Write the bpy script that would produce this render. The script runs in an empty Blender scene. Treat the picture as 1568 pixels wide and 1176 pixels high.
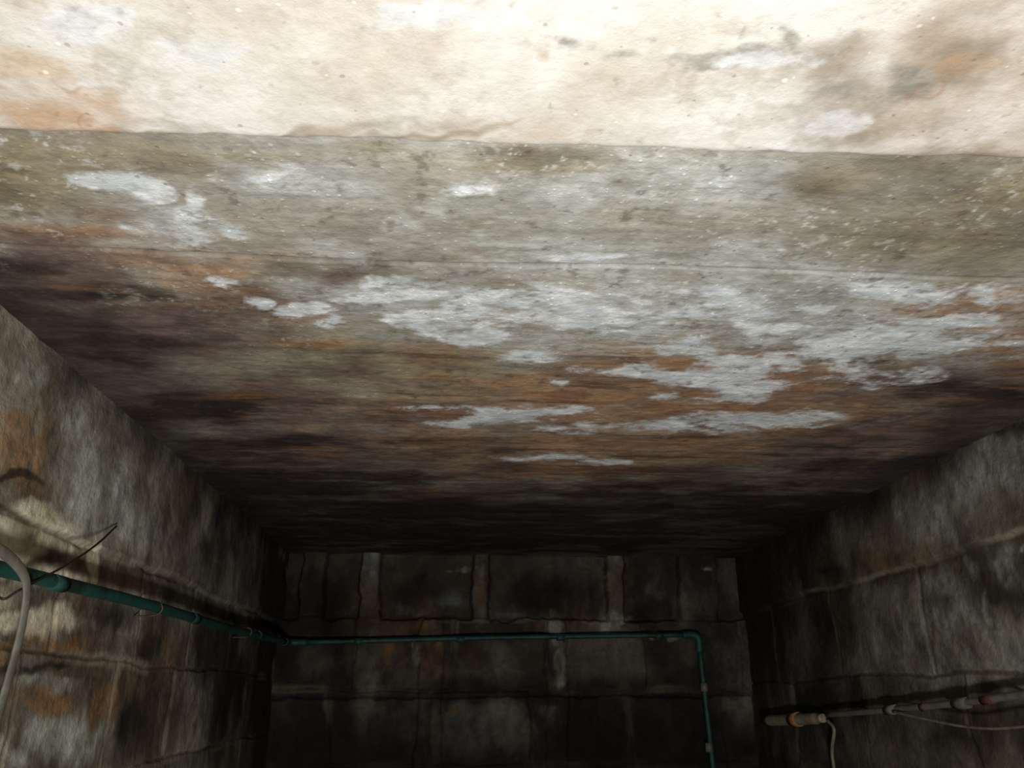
import bpy, bmesh, math, numpy as np
from mathutils import Vector, Matrix
sc=bpy.context.scene
sc.view_settings.view_transform='Standard'
sc.view_settings.look='None'
# ---------------- camera -----------------
F=1244.0; P=math.radians(21.3); YAW=math.radians(3.77)
cam=bpy.data.cameras.new('camera'); co=bpy.data.objects.new('camera',cam); sc.collection.objects.link(co)
cam.lens=28.0; cam.sensor_width=36.0; cam.clip_start=0.02
co.location=(0,0,0); co.rotation_euler=(math.pi/2+P,0,-YAW)
sc.camera=co
R=co.rotation_euler.to_matrix()
# survey helpers: where a measured line of sight meets a wall / the ceiling (metres)
def ray(px,py): return R@Vector(((px-800)/F,-(py-600)/F,-1.0))
def onY(px,py,Y): r=ray(px,py); return r*(Y/r.y)
def onZ(px,py,Z): r=ray(px,py); return r*(Z/r.z)
def onX(px,py,X): r=ray(px,py); return r*(X/r.x)
D=6.2
H=onY(800,867,D).z; XL=onY(450,866,D).x; XR=onY(1152,860,D).x
FL=-1.65; YF=-2.2
BH=H-0.05
YB=onZ(800,233,BH).y
e0=onZ(0,212,BH); e1=onZ(1600,254,BH)
def ybe(U): return e0.y+(e1.y-e0.y)*(U-e0.x)/(e1.x-e0.x)
ZL=onX(150,850,XL).z; ZR=onX(1400,888,XR).z
# ---------------- noise -----------------
def vnoise(u,v,seed=0):
    rs=np.random.RandomState(seed); T=rs.rand(256,256).astype(np.float32)
    iu=np.floor(u).astype(np.int32); iv=np.floor(v).astype(np.int32); fu=(u-iu).astype(np.float32); fv=(v-iv).astype(np.float32)
    fu=fu*fu*(3-2*fu); fv=fv*fv*(3-2*fv); iu&=255; iv&=255; ju=(iu+1)&255; jv=(iv+1)&255
    return (T[iu,iv]*(1-fu)+T[ju,iv]*fu)*(1-fv)+(T[iu,jv]*(1-fu)+T[ju,jv]*fu)*fv
def fbm(u,v,seed=0,o=4,g=.5,rot=True):
    s=0;a=1.;t=0; u=np.asarray(u,float)+17.3; v=np.asarray(v,float)+9.1
    for i in range(o):
        s=s+a*(vnoise(u,v,seed*13+i)-.5); t+=a*a; a*=g
        if rot: u,v=(u*1.62+v*1.18)+3.1,(v*1.62-u*1.18)+7.7
        else: u,v=u*2.03+3.1,v*2.03+7.7
    return s/math.sqrt(t)*1.9
def ss(x,a,b):
    x=np.clip((x-a)/(b-a),0,1); return x*x*(3-2*x)
def C(h):
    h=h.lstrip('#'); v=[int(h[i:i+2],16)/255 for i in (0,2,4)]
    return np.array([((x/12.92) if x<=.04045 else ((x+.055)/1.055)**2.4) for x in v],dtype=np.float32)
def blobs(U,V,lst,tou):
    out=np.zeros_like(U)
    for b in lst:
        s=b[4] if len(b)>4 else 1.0
        cx,cy,rx,ry=b[:4]
        c=tou(cx,cy); a=tou(cx+rx,cy); a2=tou(cx-rx,cy); d=tou(cx,cy+ry); d2=tou(cx,cy-ry)
        e1=((a[0]-a2[0])/2,(a[1]-a2[1])/2); e2=((d[0]-d2[0])/2,(d[1]-d2[1])/2)
        det=e1[0]*e2[1]-e1[1]*e2[0]
        du=U-c[0]; dv=V-c[1]
        p=(du*e2[1]-dv*e2[0])/det; q=(-du*e1[1]+dv*e1[0])/det
        r=np.sqrt(p*p+q*q)
        out=np.maximum(out,s*np.clip(1.0-.5*r,0,1)*1.0)
    return out
def mixc(col,m,c): return col*(1-m[...,None])+m[...,None]*c
def lay(col,U,V,lst,tou,c1,c2,fu,fv,amp,soft,op,seed,o=6,g=.62,wu=.2,wv=.1,rot=True):
    Uw=U+wu*.35*fbm(U*2.5,V*2.5,seed+1,3)+wu*.12*fbm(U*11,V*11,seed+2,3)
    Vw=V+wv*.35*fbm(U*2.5,V*2.5,seed+3,3)+wv*.12*fbm(U*11,V*11,seed+4,3)
    a=blobs(Uw,Vw,lst,tou)
    n=fbm(U*fu,V*fv,seed+5,o,g,rot)
    m=ss(a+amp*n,.5-soft,.5+soft)*op*ss(a,.03,.2)
    t=ss(fbm(U*fu*1.7,V*fv*1.7,seed+6,5,.65,rot),-.5,.5)[...,None]
    return col*(1-m[...,None])+m[...,None]*(c1*(1-t)+c2*t), m
def rampc(t,stops):
    xs=[s[0] for s in stops]; cs=np.array([s[1] for s in stops])
    return np.stack([np.interp(t,xs,cs[:,k]) for k in range(3)],-1)
def grid(name,us,vs,fn,mat,flip=False):
    U,V=np.meshgrid(us,vs,indexing='ij'); n,m=U.shape
    X,Y,Z,col=fn(U,V)
    co_=np.stack([X.ravel(),Y.ravel(),Z.ravel()],1).astype(np.float32)
    idx=np.arange(n*m).reshape(n,m)
    f=np.stack([idx[:-1,:-1],idx[1:,:-1],idx[1:,1:],idx[:-1,1:]],-1).reshape(-1,4)
    if flip: f=f[:,::-1]
    me=bpy.data.meshes.new(name); me.vertices.add(n*m); me.vertices.foreach_set('co',co_.ravel())
    me.loops.add(f.size); me.loops.foreach_set('vertex_index',f.ravel().astype(np.int32))
    me.polygons.add(len(f)); me.polygons.foreach_set('loop_start',np.arange(0,f.size,4,dtype=np.int32))
    me.update(calc_edges=True)
    me.polygons.foreach_set('use_smooth',np.ones(len(f),bool))
    a=me.attributes.new('stain','FLOAT_COLOR','POINT')
    rgba=np.ones((n*m,4),np.float32); rgba[:,:3]=np.clip(col.reshape(-1,3),0.004,.95); a.data.foreach_set('color',rgba.ravel())
    me.materials.append(mat)
    o=bpy.data.objects.new(name,me); sc.collection.objects.link(o); return o
# ---------------- materials -----------------
class NT:
    def __init__(s,name):
        s.m=bpy.data.materials.new(name); s.m.use_nodes=True; s.t=s.m.node_tree; s.t.nodes.clear()
    def n(s,typ,ins={},**kw):
        nd=s.t.nodes.new(typ)
        for k,v in kw.items(): setattr(nd,k,v)
        for k,v in ins.items():
            if isinstance(v,bpy.types.NodeSocket): s.t.links.new(v,nd.inputs[k])
            else: nd.inputs[k].default_value=v
        return nd
    def math(s,op,a,b=0.0):
        return s.n('ShaderNodeMath',{0:a,1:b},operation=op).outputs[0]
    def noise(s,vec,scale,detail=6,rough=.6):
        return s.n('ShaderNodeTexNoise',{'Vector':vec,'Scale':scale,'Detail':detail,'Roughness':rough}).outputs[0]
    def mr(s,v,a,b,c=0.,d=1.):
        return s.n('ShaderNodeMapRange',{0:v,1:a,2:b,3:c,4:d}).outputs[0]
    def mix(s,f,a,b,bt='MIX'):
        nd=s.n('ShaderNodeMix',data_type='RGBA',blend_type=bt)
        for i,v in ((0,f),(6,a),(7,b)):
            if isinstance(v,bpy.types.NodeSocket): s.t.links.new(v,nd.inputs[i])
            else: nd.inputs[i].default_value=v
        return nd.outputs[2]
def surf(name,fine=(.84,1.16),speck=0,bump=.4,rough=.8,stretch=(1,1,1),pits=.03):
    t=NT(name)
    tc=t.n('ShaderNodeTexCoord').outputs['Object']
    st=t.n('ShaderNodeVectorMath',{0:tc,1:stretch},operation='MULTIPLY').outputs[0]
    col=t.n('ShaderNodeAttribute',attribute_name='stain').outputs['Color']
    fn=t.noise(st,30,5,.68); fm=t.mr(fn,.32,.68,*fine)
    col=t.n('ShaderNodeVectorMath',{0:col,1:fm},operation='MULTIPLY').outputs[0]
    hgt=fn
    if speck:
        vo=t.n('ShaderNodeTexVoronoi',{'Vector':tc,'Scale':80.0}); vr=t.n('ShaderNodeSeparateColor',{0:vo.outputs[1]}).outputs
        rad=t.math('MULTIPLY',vr[1],.4)
        m=t.math('MULTIPLY',t.math('GREATER_THAN',vr[0],1-speck),t.mr(t.math('SUBTRACT',vo.outputs[0],rad),.12,-.1))
        br=t.n('ShaderNodeVectorMath',{0:col,1:(1.55,1.6,1.65)},operation='MULTIPLY').outputs[0]
        col=t.mix(t.math('MULTIPLY',m,.7),col,br)
        p=t.math('MULTIPLY',t.math('LESS_THAN',vr[0],pits),t.mr(t.math('SUBTRACT',vo.outputs[0],rad),.1,-.1))
        col=t.mix(t.math('MULTIPLY',p,.35),col,(.13,.10,.08,1))
        hgt=t.math('ADD',hgt,t.math('MULTIPLY',m,.35)); hgt=t.math('SUBTRACT',hgt,t.math('MULTIPLY',p,.5))
    bp=t.n('ShaderNodeBump',{'Height':hgt,'Strength':bump,'Distance':.02}).outputs[0]
    b=t.n('ShaderNodeBsdfPrincipled',{'Base Color':col,'Roughness':rough,'Normal':bp,'Specular IOR Level':.25})
    o=t.n('ShaderNodeOutputMaterial'); t.t.links.new(b.outputs[0],o.inputs[0])
    return t.m
# ---- ceiling slab ----
Zc=lambda px,py:(lambda p:(p.x,p.y))(onZ(px,py,H))
def ceil_fn(U,V):
    n=fbm(U*1.5,V*2.2,101,7,.62)
    col=rampc(n,[(-.9,C('6f6558')),(-.3,C('958d7e')),(.2,C('a8a294')),(.8,C('bcb8ab'))])
    L=lambda col,*a,**k: lay(col,U,V,*a,**k)[0]
    col=L(col,[(480,290,150,60),(830,330,330,80),(600,350,120,50),(1130,300,140,50),(900,480,280,60),(1000,400,330,40),(540,470,120,30),(1200,450,200,50),(1350,500,260,60)],Zc,C('c3c4bd'),C('a09e94'),5,7,.4,.35,.85,1)
    col=L(col,[(620,575,200,60),(90,270,160,45),(1450,370,160,50),(1270,290,120,35,.9),(720,600,200,30),(780,255,200,16,.6),(60,230,220,22),(320,232,180,14,.8),(1560,300,120,60,.8),(720,345,60,20,.6),(1060,350,100,20,.6),(560,560,120,40,1)],Zc,C('a3987a'),C('7e745d'),3,4,.4,.4,.82,2)
    # soft brown damp clouds in the front strip
    col=L(col,[(1250,290,70,26,.8),(1400,260,90,20,.7),(1520,330,80,40,.6),(560,380,60,18,.6),(330,250,60,14,.6),(1000,375,80,14,.6),(800,245,80,10,.7)],Zc,C('6c604f'),C('857a66'),4,5,.4,.4,.6,12)
    rustl=[(1100,650,390,58),(870,712,210,38,1.05),(640,650,170,30),(260,415,130,40,.8),(110,365,150,14,.9),(430,500,60,12),(1500,480,110,30,.8),(380,475,80,16,.9),(505,545,45,9),(190,330,70,16,.6),(720,690,200,24),(1590,510,60,30)]
    col=L(col,rustl,Zc,C('b48e68'),C('8b664b'),4,7,.38,.38,.85,3,wu=.3)
    pm=[(180,520,220,60),(330,630,220,55),(50,440,130,45),(430,720,320,50),(1540,610,220,45),(1280,755,420,30),(540,435,60,10,.7),(820,790,600,28),(1440,685,240,34),(290,460,90,24,.75),(80,405,110,26),(560,690,70,24,.6)]
    col,mp=lay(col,U,V,pm,Zc,C('584a45'),C('77645b'),4,6,.4,.4,.92,4,wu=.4,wv=.16)
    col=L(col,[(800,835,560,34),(400,770,250,45),(1250,805,300,36),(470,690,180,14,.9),(330,640,130,18,.9),(1400,725,160,20,.85),(20,425,60,16,.9),(130,470,80,12,.9),(1540,620,80,14,.9),(660,800,260,20),(210,540,130,26,.95),(60,500,90,18,.9),(600,750,160,14,.8),(1040,775,200,16,.8)],Zc,C('241e1b'),C('403430'),4,8,.5,.38,.9,5,wu=.4,wv=.16)
    ra=blobs(U,V,[(1000,640,520,80),(860,720,280,44),(620,640,220,40),(300,450,180,50,.6),(1480,500,160,40,.8)],Zc)
    vein=ss(fbm(U*1.8,V*22,140,6,.66,False),.05,.65)*ss(ra+.3*fbm(U*3,V*4,141,4),.25,.75)*.7
    col=mixc(col,vein,C('a0734a'))
    vd=ss(fbm(U*1.8,V*24,143,6,.66,False),.2,.8)*ss(ra+.3*fbm(U*3,V*4,144,4),.25,.7)*.7
    col=mixc(col,vd,C('4e3b30'))
    sc1=ss(fbm(U*3,V*13,155,5,.7,False),.4,.9)*ss(V,1.9,2.6)*ss(-V,-4.2,-3.0)*.45; col=mixc(col,sc1,C('98857a'))
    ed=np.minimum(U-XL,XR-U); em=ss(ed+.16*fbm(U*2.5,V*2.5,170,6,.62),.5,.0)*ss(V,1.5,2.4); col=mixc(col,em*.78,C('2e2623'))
    bl=fbm(U*.6,V*13,150,5,.65,False)
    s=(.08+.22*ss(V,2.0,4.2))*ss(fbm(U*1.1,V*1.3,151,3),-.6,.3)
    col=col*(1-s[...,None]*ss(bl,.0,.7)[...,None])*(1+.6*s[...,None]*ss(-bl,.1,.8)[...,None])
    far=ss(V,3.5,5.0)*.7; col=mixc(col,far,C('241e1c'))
    W0=[(300,340,100,44,.55),(650,455,110,34,.5),(860,480,240,55,.65),(1200,500,240,50,.6),(1420,500,200,50,.65),(1000,660,300,18,.5),(1150,290,80,26,.5),(480,280,120,40,.6),(830,320,150,40,.5)]
    col=lay(col,U,V,W0,Zc,C('cdd0cd'),C('b3b5b2'),6,9,.45,.38,.5,16,o=7,g=.66,wu=.3,wv=.13)[0]
    W1=[(205,283,50,13),(262,302,24,10,.9),(310,355,50,20),(330,325,12,22,.8),(390,364,34,12),(345,443,24,9),(385,470,16,6,.8),(470,484,42,8),(515,500,20,8),(620,440,32,12,.9),(640,468,70,10,.95),(735,500,60,30),(740,520,50,10),(850,465,150,18,.65),(960,500,100,28,.7),(835,555,58,8,1.1),(890,600,13,5,1.1),(1110,490,80,22,.75),(1180,515,44,10,.95),(1070,545,40,14,.95),(1120,590,84,28,1.05),(1210,570,50,20,.95),(990,580,48,9,1),(1300,550,84,28,1.05),(1430,455,84,16,1.05),(1430,522,110,20,1.05),(1320,592,90,10,.9),(1270,490,50,10,.75),(1420,582,40,8,1.05),(1560,460,50,14,1),(710,662,26,8,1.1),(815,648,80,8,1.1),(930,668,50,7,1),(1090,668,80,9,1.05),(1195,655,84,12,1.05),(860,714,58,5,.9),(940,722,40,4,.8),(700,635,44,4,.7),(1150,285,36,12,.7),(720,300,26,9,.6),(940,405,60,5,.9),(1040,622,36,5,.7),(440,270,40,14,.55),(1540,500,40,10,.9)]
    col,mw=lay(col,U,V,W1,Zc,C('f2f6f6'),C('d4dadb'),8,13,.55,.3,.93,6,o=7,g=.7,wu=.24,wv=.09)
    gate=ss(fbm(U*2.2,V*3,161,5),-.4,.3)*ss(-V,-2.7,-1.8)*(1-mp)
    fl=ss(fbm(U*55,V*60,160,3,.7),.5,.95)*gate*.7
    col=mixc(col,fl,C('dcdcd3'))
    f2=ss(fbm(U*20,V*24,164,4,.7),.45,.9)*gate*.45; col=mixc(col,f2,C('d3d2c9'))
    dk=ss(fbm(U*24,V*30,162,4,.65),.5,1.0)*.5; col=mixc(col,dk,C('574839'))
    z=H+.005*fbm(U*1.5,V*2,3)+.0020*fbm(U*14,V*18,5,4)-.002*bl-.0015*mw
    yj=Zc(800,412)[1]+.01*fbm(U*2,U*0,9,2)
    z=z+.008*np.exp(-((V-yj)/.006)**2)
    col=col*(1-.4*np.exp(-((V-yj)/.006)**2)*ss(fbm(U*2,V*0,10,3),-.5,.2))[...,None]
    return U,V,z,col
vv=[YB-.08]
while vv[-1]<D+.05: vv.append(vv[-1]+.0032*(1+ .9*(vv[-1]-YB)))
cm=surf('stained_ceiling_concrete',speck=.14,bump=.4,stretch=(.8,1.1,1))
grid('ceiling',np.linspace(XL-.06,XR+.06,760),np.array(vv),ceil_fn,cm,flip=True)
# ---- near dropped beam ----
Zb=lambda px,py:(lambda p:(p.x,p.y))(onZ(px,py,BH))
def beam_fn(U,V):
    n=fbm(U*2.5,V*2.5,201,7,.6)
    col=rampc(n,[(-.9,C('c8bba8')),(-.35,C('d8d1c4')),(.2,C('e6e3db')),(.8,C('eeece8'))])
    L=lambda col,*a,**k: lay(col,U,V,*a,**k)[0]
    col=L(col,[(1400,165,150,40,.95),(1560,235,130,26),(1530,110,70,50,.7),(1340,232,110,14,.95),(30,195,220,16,.95),(300,218,400,7,.8),(760,232,260,6,.8),(1350,120,60,30,.7)],Zb,C('ab9c86'),C('8a7c66'),5,6,.42,.42,.82,21,wu=.3,wv=.25)
    col=L(col,[(50,165,120,36,.95),(30,60,80,40,.8),(20,190,100,14),(835,70,36,24,.65),(1490,110,50,16,.35)],Zb,C('c59f79'),C('d9c1a2'),6,7,.5,.42,.8,22,wu=.3,wv=.25)
    vn=np.abs(fbm(U*5,V*5,230,4,.55)); a=blobs(U,V,[(60,160,90,40),(1460,130,110,60,.8)],Zb)
    col=mixc(col,(1-ss(vn,.0,.05))*ss(a,.3,.6)*.4,C('a86f44'))
    col=L(col,[(1140,92,115,14,.85),(895,62,18,16,1.0),(165,35,60,18,.8),(1060,85,40,12,.8),(1225,70,16,30,.8),(1380,150,50,22,.6),(340,75,50,12,.5),(1300,150,40,14,.6),(1000,60,20,8,.5)],Zb,C('87847b'),C('aca99f'),12,13,.5,.26,.72,23,o=6,g=.7)
    col=L(col,[(150,20,90,30,.8),(350,75,80,20,.8),(1340,205,50,14,.9),(650,20,80,20,.7),(1150,110,80,14,.7)],Zb,C('eceeee'),C('dadddd'),10,12,.5,.2,.75,24,g=.68)
    pk=ss(U,.3,1.3)[...,None]; col=col*(1-pk*(1-np.array([.93,.85,.81],dtype=np.float32)))
    ms=ss(fbm(U*14,V*16,240,5,.7),.3,1.0)*.35; col=mixc(col,ms,C('b0a28d'))
    dk=ss(fbm(U*40,V*40,241,3,.6),.85,1.15)*.35; col=mixc(col,dk,C('8a7964'))
    z=BH+.004*fbm(U*1.5,V*2,13)+.0014*fbm(U*16,V*18,15,4)
    e=np.clip((V-(YB-.03))/.03,0,1)
    k=np.clip(V/YB,0,1)
    yo=V+k*(ybe(U)-YB)+e*(.010*fbm(U*3,U*0+2,21)+.005*fbm(U*20,U*0+2,22))
    col=col*(1-.3*e**2)[...,None]
    return U,yo,z+.02*e**3,col
vs=np.concatenate([np.linspace(YF,.3,50)[:-1],np.linspace(.3,YB,300)])
bo=grid('ceiling_beam',np.linspace(XL-.06,XR+.06,850),vs,beam_fn,surf('limewashed_beam_concrete',fine=(.93,1.07),speck=.03,bump=.25,pits=.02),flip=True)
bm=bmesh.new(); bm.from_mesh(bo.data); bm.verts.ensure_lookup_table()
ev=[v for v in bm.verts if v.index%len(vs)==len(vs)-1]
cl=bm.verts.layers.float_color['stain']
nv=[]
for v in ev:
    w=bm.verts.new((v.co.x,v.co.y+.004,H+.06)); w[cl]=v[cl]; nv.append(w)
for i in range(len(ev)-1): bm.faces.new((ev[i],ev[i+1],nv[i+1],nv[i]))
bm.to_mesh(bo.data); bm.free()
# ---- walls ----
def blocks(U,V,bw,bh,v0,seed):
    Uw=U+.045*fbm(U*1.6,V*2.2,seed,4,.6)+.006*fbm(U*15,V*15,seed+1,2); Vw=V-v0+.022*fbm(U*1.6,V*3,seed+2,4,.6)+.004*fbm(U*15,V*15,seed+3,2)
    r=np.floor(Vw/bh); sh=(np.sin(r*12.99)*43.7)%1
    x=Uw/bw+sh; c=np.floor(x); du=np.abs((x-c)-.5); dv=np.abs(Vw/bh-r-.5)
    d=np.minimum((.5-du)*bw,(.5-dv)*bh)
    rnd=(np.sin(c*127.1+r*311.7)*43758.5)%1
    return d,rnd
def wallcol(U,V,seed,tou,md,bl,zband,light=1.0,mort='a0967f'):
    n=fbm(U*1.8,V*1.5,seed,6,.58)
    col=rampc(n,[(-.9,C('453c32')),(-.35,C('6b6255')),(.15,C('878072')),(.8,C('a09a8b'))])*light
    d,rnd=bl
    low=1-ss(V,zband-.02,zband+.01)
    col=col*(1+(low*(rnd-.5)*.7))[...,None]
    st=fbm(U*6,V*.8,seed+40,4,.5,False)
    st2=fbm(U*3,V*.6,seed+41,3,.5,False)
    fade=ss(fbm(U*2,V*2,seed+42,4),-.5,.4)
    k=(.35+.5*(1-low))*fade
    col=mixc(col,ss(st,.0,.8)*k*.75,C('2c2520')); col=mixc(col,ss(-st,.2,.9)*k*.5,C('b0ab9b')*light)
    col=mixc(col,ss(st2,.2,.8)*.4*fade,C('5e4a37'))
    def L(key,c1,c2,fu,fv,amp,soft,op,s):
        nonlocal col
        if key in md: col=lay(col,U,V,md[key],tou,c1,c2,fu,fv,amp,soft,op,seed+s,g=.58,wu=.14,wv=.14)[0]
    L('grey',C('b6b9ae')*light,C('8d8f86')*light,7,4,.42,.35,.85,2)
    L('brown',C('7a6046'),C('543f2d'),6,3,.45,.4,.8,1)
    L('rust',C('a3794a'),C('80603e'),7,4,.45,.35,.75,3)
    L('dark',C('1c1815'),C('352c25'),5,3,.45,.4,.88,5)
    L('cream',C('f2ead0'),C('d6cbab'),4,3,.3,.22,.93,4)
    L('white',C('cfcdc0')*light,C('9f9b89')*light,12,6,.5,.3,.8,6)
    gr=ss(fbm(U*2.6,V*2.2,seed+55,6,.62),.05,.8)*.6*low; col=mixc(col,gr,C('2a221b'))
    m=fbm(U*2.2,V*2.2,seed+50,4); m2=ss(fbm(U*2.3,V*2.3,seed+51,4),-.5,.3)
    col=mixc(col,ss(-d,-.04,-.016)*ss(m,.0,.7)*.45*low,C(mort)*light)
    col=mixc(col,ss(-d,-.011,-.003)*.55*low*m2,C('221c17'))
    sp=ss(fbm(U*22,V*22,seed+60,4,.6),.25,.9)*.25; col=mixc(col,sp,C('2d2620'))
    return col,st,low
fl=lambda px,py:(lambda p:(p.y,p.z))(onX(px,py,XL))
fr=lambda px,py:(lambda p:(p.y,p.z))(onX(px,py,XR))
fb=lambda px,py:(lambda p:(p.x,p.z))(onY(px,py,D))
lm=dict(brown=[(60,955,100,10,.7),(200,905,50,34,.9),(260,800,30,50,.7),(300,1000,80,40,.7),(20,750,60,18),(150,1060,90,24,.7),(78,600,12,70,1),(10,560,30,40,.9),(220,720,20,40,.6)],
 rust=[(20,690,36,40,1),(80,1010,60,12,1),(268,1000,10,46,1),(60,1110,90,14,.9),(62,710,14,40,.95),(165,1110,16,24,.8),(30,640,30,24,.9),(40,1030,50,8,.9)],
 cream=[(20,815,60,24),(70,845,60,26),(20,880,70,18,.9),(55,985,80,18),(110,870,36,18,.9),(150,890,8,28,1),(90,920,50,14,.8),(10,940,30,30,.8)],
 grey=[(132,730,34,60),(110,650,22,50,.9),(200,820,34,40,.8),(40,580,26,24,.5),(110,1150,60,30,.9),(240,820,16,50,.8),(60,1070,60,14,.8),(330,1050,30,30,.6),(20,1170,50,20,.8),(250,940,40,20,.6),(180,760,20,60,.7)],
 dark=[(185,955,28,28,.9),(400,880,40,80,.95),(225,1010,40,24,.8),(350,850,30,60,.8),(60,1040,70,6,.9),(0,765,50,6,.9),(375,1050,60,100,.9),(200,1130,26,34,.7),(300,790,14,50,.7),(430,1000,40,180,1)],
 white=[(450,905,5,20,1.1),(432,1060,4,25,1.1),(120,800,30,12,.5),(440,870,5,12,1)])
rm=dict(brown=[(1380,870,60,24,.8),(1300,850,60,40,.6),(1500,1010,60,40,.6)],rust=[(1395,884,26,5,.6),(1220,1130,30,8,.5)],
 grey=[(1540,740,60,50,.9),(1570,900,60,30,.8),(1450,800,40,50,.7),(1450,1000,70,50,.75),(1560,1030,50,50,.7),(1450,930,60,24,.6),(1340,1000,50,40,.5),(1590,700,30,30,.8)],
 dark=[(1300,885,60,18,.9),(1220,850,70,70,1),(1580,665,60,10,.9),(1190,960,46,200,1),(1330,770,60,30,.8),(1300,1100,80,36,.8),(1480,1150,120,26,.8),(1260,1000,40,90,.7)],
 white=[(1530,960,4,36,.7),(1580,1050,30,14,.6),(1600,855,30,4,.8)])
bmk=dict(brown=[(600,940,40,50,.9),(750,920,26,40),(960,920,24,40),(880,980,60,24,.8),(680,1000,60,40,.8)],
 rust=[(668,990,14,46,.9),(604,1000,10,26,.6),(690,1110,24,7,.6)],
 grey=[(962,925,11,40,1.1),(750,920,9,40,1.1),(578,925,10,46,1.1),(720,1120,50,30,.7),(850,1120,40,30,.7),(1020,920,50,16,.9),(700,940,50,12,.8),(690,1000,26,20,.8),(620,955,60,6,.9),(820,962,50,5,.9)],
 cream=[(1102,888,9,3,.4)],
 dark=[(855,925,75,26,1),(665,925,40,18,.7),(500,960,50,80,.9),(540,1070,90,30),(820,1078,260,20,.9),(1110,1000,50,150,1),(500,1150,80,60,1),(950,1150,200,50,.95),(450,1000,24,200,1),(800,1180,400,30,1),(1060,960,60,40,.7)],
 white=[(862,985,13,22,1.1),(870,1045,9,32,1.1),(920,966,60,4,.9),(700,885,30,3,.7),(950,970,12,18,.9),(1030,1000,30,5,.7),(938,885,8,10,.8),(645,1020,6,26,.7)])
def zgrid(z0,n1=210,n2=170):
    return np.unique(np.concatenate([np.linspace(FL-.02,-.35,40)[:-1],np.linspace(-.35,z0-.03,n1)[:-1],np.linspace(z0-.03,z0+.03,16)[:-1],np.linspace(z0+.03,H+.04,n2)]))
def side_fn(X0,sgn,z0,seed,tou,md,bw,bh,lip=.02,light=1.,pale=.5):
    def f(U,V):
        w=z0+.018*fbm(U*1.5,U*0+1,seed+7,4,.6)+.004*fbm(U*14,U*0,seed+8)
        t=ss(V-w,-.014,.010)
        bl=blocks(U,V,bw,bh,z0,seed+20)
        col,st,low=wallcol(U,V,seed,tou,md,bl,z0,light)
        col=mixc(col,np.exp(-((V-w+.002)/.011)**2)*pale*ss(fbm(U*1.6,V*2,seed+9),-.2,.5),C('a89e88'))
        col=mixc(col,np.exp(-((V-w+.024)/.014)**2)*.4*ss(fbm(U*2,V*2,seed+10),-.6,.2),C('231e1a'))
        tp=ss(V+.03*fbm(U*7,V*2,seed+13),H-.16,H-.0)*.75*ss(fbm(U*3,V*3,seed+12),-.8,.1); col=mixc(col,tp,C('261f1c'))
        falloff=ss(U+.5*fbm(U*1.5,V*2,seed+14,5,.6),3.6,5.8)*.6; col=mixc(col,falloff,C('1d1916'))  # lamp falloff painted into the colour: side walls darken with distance
        off=lip*t+.008*fbm(U*1.8,V*2.5,seed)+.003*fbm(U*12,V*12,seed+3,4)+.003*st-.008*ss(-bl[0],-.014,-.002)*low+.010*(bl[1]-.5)*low*ss(bl[0],.0,.02)
        return X0+sgn*off,U,V,col
    return f
ug=[.5]
while ug[-1]<D+.04: ug.append(ug[-1]+.0045*(.8+.5*(ug[-1]-.5)))
ug=np.concatenate([np.linspace(YF-.02,.5,40)[:-1],np.array(ug)])
wm=surf('stained_wall_concrete',bump=.45,speck=.0,fine=(.78,1.2))
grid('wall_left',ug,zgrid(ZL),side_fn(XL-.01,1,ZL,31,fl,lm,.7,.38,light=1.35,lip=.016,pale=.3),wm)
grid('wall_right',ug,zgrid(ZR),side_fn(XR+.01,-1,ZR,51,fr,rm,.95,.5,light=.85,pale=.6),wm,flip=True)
def back_fn(U,V):
    z1=fb(800,1088)[1]; z2=fb(800,968)[1]
    bl=blocks(U,V,.72,.5,z2+.01,77)
    col,st,low=wallcol(U,V,71,fb,bmk,bl,z2,.9)
    col=col*.58  # whole back wall colour dimmed to stand in for lamp falloff
    Uw=U+.022*fbm(U*5,V*5,301,5,.6); Vw=V+.022*fbm(U*5,V*5,302,5,.6)
    off=.03*ss(Vw,z2,z2+.02)-.04*ss(-Vw,-z1,-z1+.02)+.014*fbm(U*2,V*3,71)+.008*fbm(U*9,V*9,75)-.012*ss(-bl[0],-.016,-.003)*low+.03*(bl[1]-.5)*low*ss(bl[0],0,.03)
    piers=0
    for px,w in ((580,34),(752,28),(960,28),(1090,60),(490,40)):
        a=fb(px-w/2,900)[0]; b=fb(px+w/2,900)[0]
        piers=np.maximum(piers,ss(np.minimum(Uw-a,b-Uw),-.01,.02))
    bay=(1-piers)*ss(Vw,z2-.01,z2+.02)
    off=off-.08*bay
    # rough pilaster strips carrying on below the course
    for px,w in ((675,40),(868,34)):
        a=fb(px-w/2,1000)[0]; b=fb(px+w/2,1000)[0]
        off=off+.025*ss(np.minimum(Uw-a,b-Uw),-.01,.02)*ss(-Vw,-z2,-z2+.02)
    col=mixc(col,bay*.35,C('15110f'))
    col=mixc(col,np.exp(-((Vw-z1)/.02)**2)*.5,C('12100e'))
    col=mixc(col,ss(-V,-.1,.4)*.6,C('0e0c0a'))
    return U,D-off,V,col
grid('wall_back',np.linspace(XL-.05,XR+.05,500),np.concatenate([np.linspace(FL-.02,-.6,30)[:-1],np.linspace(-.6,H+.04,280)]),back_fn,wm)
grid('wall_front',np.linspace(XL-.02,XR+.02,80),np.linspace(FL-.02,BH+.02,80),lambda U,V:(U,YF+.01*fbm(U*2,V*2,81),V,wallcol(U,V,83,None,{},blocks(U,V,.6,.4,0,85),0,1)[0]),wm,flip=True)
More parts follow.
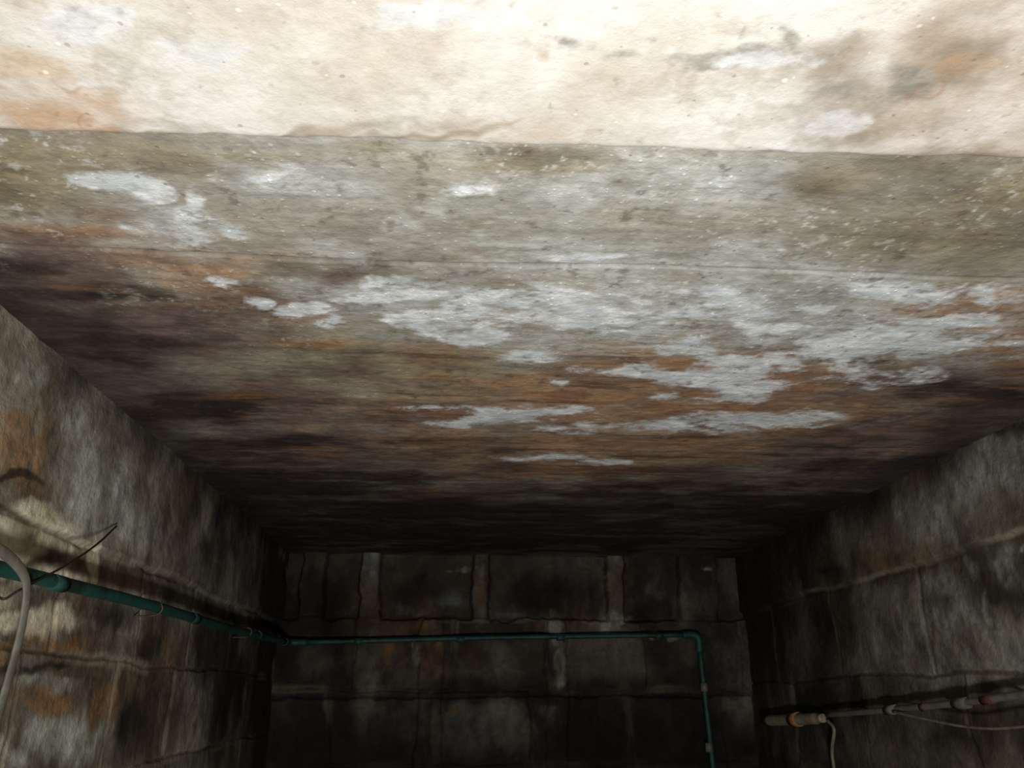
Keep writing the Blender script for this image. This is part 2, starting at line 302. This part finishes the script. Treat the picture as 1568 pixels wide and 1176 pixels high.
grid('floor',np.linspace(XL-.05,XR+.05,150),np.linspace(YF-.05,D+.05,300),lambda U,V:(U,V,FL+.006*fbm(U*2,V*2,91),rampc(fbm(U*2,V*2,93,6,.65),[(-.9,C('1f1b17')),(-.3,C('37312a')),(.2,C('4c453b')),(.8,C('5e574c'))])),surf('dirty_floor_concrete',rough=.6),)
# ---------------- pipes etc. -----------------
def simple(name,c1,c2,rough=.5,scale=20,bump=.15,metal=0,dirt='2b241c',dirtamt=.5):
    c=lambda h: tuple(float(x) for x in C(h))+(1,)
    t=NT(name); tc=t.n('ShaderNodeTexCoord').outputs['Object']
    col=t.mix(t.mr(t.noise(tc,scale,4,.65),.35,.65),c(c1),c(c2))
    n2=t.noise(tc,scale*.45,6,.75); col=t.mix(t.mr(n2,.5,.62,0,dirtamt),col,c(dirt))
    bp=t.n('ShaderNodeBump',{'Height':n2,'Strength':bump,'Distance':.005}).outputs[0]
    b=t.n('ShaderNodeBsdfPrincipled',{'Base Color':col,'Roughness':rough,'Metallic':metal,'Normal':bp})
    o=t.n('ShaderNodeOutputMaterial'); t.t.links.new(b.outputs[0],o.inputs[0]); return t.m
green=simple('green_painted_pipe','163f38','1e5247',.6,18,dirt='16201a',dirtamt=.8)
steel=simple('rusty_clamp_steel','4b3a2b','6b5c4c',.6,30,metal=.4)
pvc=simple('grey_pvc','66645b','7d7a70',.55,14,dirt='4a4334',dirtamt=.5)
offw=simple('dirty_white_plastic','b0a891','94886f',.5,25,dirt='6b4426',dirtamt=.7)
orange=simple('orange_collar','b08454','94663a',.5,20)
black=simple('black_rod','15130f','2a251f',.6,20)
cream=simple('cream_cable','8b8470','746b58',.55,20)
redp=simple('red_tape','6d3228','55302a',.6,20)
def catmull(pts,n=10):
    pts=[Vector(p) for p in pts]; P_=[pts[0]*2-pts[1]]+pts+[pts[-1]*2-pts[-2]]; out=[]
    for i in range(1,len(P_)-2):
        for k in range(n):
            t=k/n; a,b,c,d=P_[i-1:i+3]
            out.append(.5*((2*b)+(c-a)*t+(2*a-5*b+4*c-d)*t*t+(3*b-3*c+d-a)*t**3))
    out.append(pts[-1]); return out
def tube(name,pts,r,mat,parent=None,seg=16,smooth=True,n=10,flat=1.0):
    pts=catmull(pts,n) if smooth else [Vector(p) for p in pts]
    bm=bmesh.new(); rings=[]; up=None
    for i,p in enumerate(pts):
        tg=(pts[min(i+1,len(pts)-1)]-pts[max(i-1,0)]).normalized()
        if up is None: up=(Vector((1,0,0)) if abs(tg.x)<.8 and flat!=1 else tg.orthogonal()).normalized()
        up=(up-tg*up.dot(tg)).normalized(); sd=tg.cross(up)
        rr=r(i/(len(pts)-1)) if callable(r) else r
        rings.append([bm.verts.new(p+up*math.cos(a)*rr*flat+sd*math.sin(a)*rr) for a in [2*math.pi*j/seg for j in range(seg)]])
    for a,b in zip(rings,rings[1:]):
        for j in range(seg): bm.faces.new((a[j],a[(j+1)%seg],b[(j+1)%seg],b[j]))
    bm.faces.new(rings[0][::-1]); bm.faces.new(rings[-1])
    bmesh.ops.recalc_face_normals(bm,faces=bm.faces[:])
    me=bpy.data.meshes.new(name); bm.to_mesh(me); bm.free()
    for p in me.polygons: p.use_smooth=len(p.vertices)==4
    me.materials.append(mat); o=bpy.data.objects.new(name,me); sc.collection.objects.link(o)
    if parent: o.parent=parent
    return o
def empty(name):
    e=bpy.data.objects.new(name,None); e.empty_display_size=.1; sc.collection.objects.link(e); return e
gp=empty('green_water_pipe'); r=.021
xp=XL+.085; yp=D-.095
p0=onX(20,893,xp); zl1=onY(470,1004,yp).z; zb=onY(1080,992,yp).z
sl=(zl1-p0.z)/(yp-p0.y)
zat=lambda y: zl1+(y-yp)*sl
xe=onY(1092,1000,yp).x
path=[(xp,.6,zat(.6)),(xp,1.8,zat(1.8)-.004),(xp,3.2,zat(3.2)+.006),(xp,4.6,zat(4.6)-.006),(xp,yp-.12,zat(yp-.12))]
tube('side_run',path,r,green,gp)
tube('corner_elbow',[(xp,yp-.13,zat(yp-.13)),(xp,yp-.05,zl1),(xp+.015,yp-.015,zl1),(xp+.05,yp,zl1),(xp+.13,yp,zl1)],.026,green,gp)
tube('back_run',[(xp+.1,yp,zl1),((xp+xe)/2,yp,(zl1+zb)/2+.008),(xe-.1,yp,zb)],r*.85,green,gp)
tube('down_elbow',[(xe-.12,yp,zb),(xe-.05,yp,zb),(xe-.012,yp,zb-.012),(xe,yp,zb-.05),(xe,yp,zb-.12)],.026,green,gp)
tube('drop_run',[(xe,yp,zb-.1),(xe+.03,yp,-.6),(xe+.05,yp,FL+.03)],r*.9,green,gp)
for i,y in enumerate((1.5,2.55,3.9,5.2)):
    z=zat(y); tube('coupling_%d'%i,[(xp,y-.04,z-.04*sl),(xp,y+.04,z+.04*sl)],.0245,green,gp,smooth=False)
for i,x in enumerate(np.linspace(xp+.5,xe-.3,4)):
    z=zl1+(zb-zl1)*(x-xp)/(xe-xp); tube('back_coupling_%d'%i,[(x-.03,yp,z),(x+.03,yp,z)],.023,green,gp,smooth=False)
for i,z in enumerate((.05,-.35)):
    tube('drop_coupling_%d'%i,[(xe+.01,yp,z-.03),(xe+.01,yp,z+.03)],.026,pvc,gp,smooth=False)
for i,y in enumerate((2.05,3.4,4.9)):
    z=zat(y)
    tube('clamp_%d'%i,[(XL+.005,y,z+.03),(xp,y,z+.026),(xp+.025,y,z),(xp,y,z-.026),(XL+.005,y,z-.03)],.0035,steel,gp,seg=8)
for i,x in enumerate((xp+.9,xp+2.0)):
    z=zl1+(zb-zl1)*(x-xp)/(xe-xp)
    tube('back_clamp_%d'%i,[(x,D-.03,z+.03),(x,yp,z+.026),(x,yp-.025,z),(x,yp,z-.026),(x,D-.03,z-.03)],.0035,steel,gp,seg=8)
hx=xp+.05
hp=[(-60,838),(-20,850),(12,868),(36,895),(42,925),(34,980),(22,1030),(8,1080),(-8,1140),(-30,1230),(-40,1500)]
hose=empty('grey_hose')
tube('hose_tube',[onX(a,b,hx) for a,b in hp],.0165,pvc,hose,flat=.45)
rod=empty('steel_hanger_rod')
a=onX(25,925,xp+.03); b=onX(105,882,xp+.02); c=onX(152,850,xp-.02); d=onX(182,822,XL+.02)
tube('rod',[a,b,c,d],.0035,black,rod,seg=8)
tube('hook',[a,a+Vector((-.015,-.02,-.02)),a+Vector((-.04,-.02,-.01))],.0035,black,rod,seg=8)
xr=XR-.07
W=lambda px,py,x=xr: onX(px,py,x)
cd=empty('wall_conduit')
tube('conduit_pipe',[W(1292,1117),W(1400,1108),W(1500,1098),W(1620,1082),W(1800,1062)],.0145,pvc,cd)
for i,(a_,b_,m_,rr) in enumerate([((1385,1110),(1400,1108),pvc,.022),((1492,1100),(1512,1098),pvc,.022),((1535,1094),(1552,1092),redp,.018),((1440,1105),(1447,1104),steel,.018)]):
    tube('fitting_%d'%i,[W(*a_),W(*b_)],rr,m_,cd,smooth=False)
for i,px in enumerate((1340,1470,1580)):
    p=W(px,1117-(px-1290)*.105); q=Vector((XR-.005,p.y,p.z))
    tube('bracket_%d'%i,[q,p+Vector((.012,0,0))],.007,steel,cd,seg=8,smooth=False)
lh=empty('tubular_junction_fitting')
A=W(1197,1126); B=W(1286,1122); dd=B-A
def prof(t):
    for a_,v in ((.06,.022),(.12,.034),(.45,.034),(.5,.04),(.62,.04),(.66,.034),(.9,.032),(1.01,.024)):
        if t<=a_: return v
    return .024
tube('body',[A+dd*(i/40) for i in range(41)],prof,offw,lh,seg=24,smooth=False)
tube('collar',[A+dd*.5,A+dd*.62],.042,orange,lh,smooth=False,seg=24)
tube('end_cap',[A-dd*.03,A+dd*.05],.028,black,lh,smooth=False,seg=20)
q=A+dd*.55; tube('mount_bracket',[Vector((XR-.005,q.y,q.z)),q],.012,steel,lh,seg=8,smooth=False)
cb=empty('hanging_cable')
tube('drop_cable',[W(1293,1126),W(1303,1140),W(1300,1175),W(1305,1230),W(1308,1400)],.0095,cream,cb)
tube('sagging_cable',[W(1395,1112,xr-.03),W(1440,1122,xr-.03),W(1500,1134,xr-.03),W(1560,1138,xr-.03),W(1640,1128,xr-.03),W(1800,1090,xr-.01)],.0055,cream,cb)
# ---------------- light -----------------
def area(name,loc,tgt,size,pw,col):
    l=bpy.data.lights.new(name,'AREA'); l.energy=pw; l.size=size; l.color=col; l.shape='DISK'
    o=bpy.data.objects.new(name,l); sc.collection.objects.link(o); o.location=loc
    o.rotation_euler=(Vector(tgt)-Vector(loc)).to_track_quat('-Z','Y').to_euler()
area('work_lamp',(0.15,-.3,-1.05),(0.1,1.7,H),.35,88,(1,.985,.96))
w=bpy.data.worlds.new('world'); sc.world=w; w.use_nodes=True
w.node_tree.nodes['Background'].inputs[0].default_value=(.5,.5,.5,1); w.node_tree.nodes['Background'].inputs[1].default_value=.01
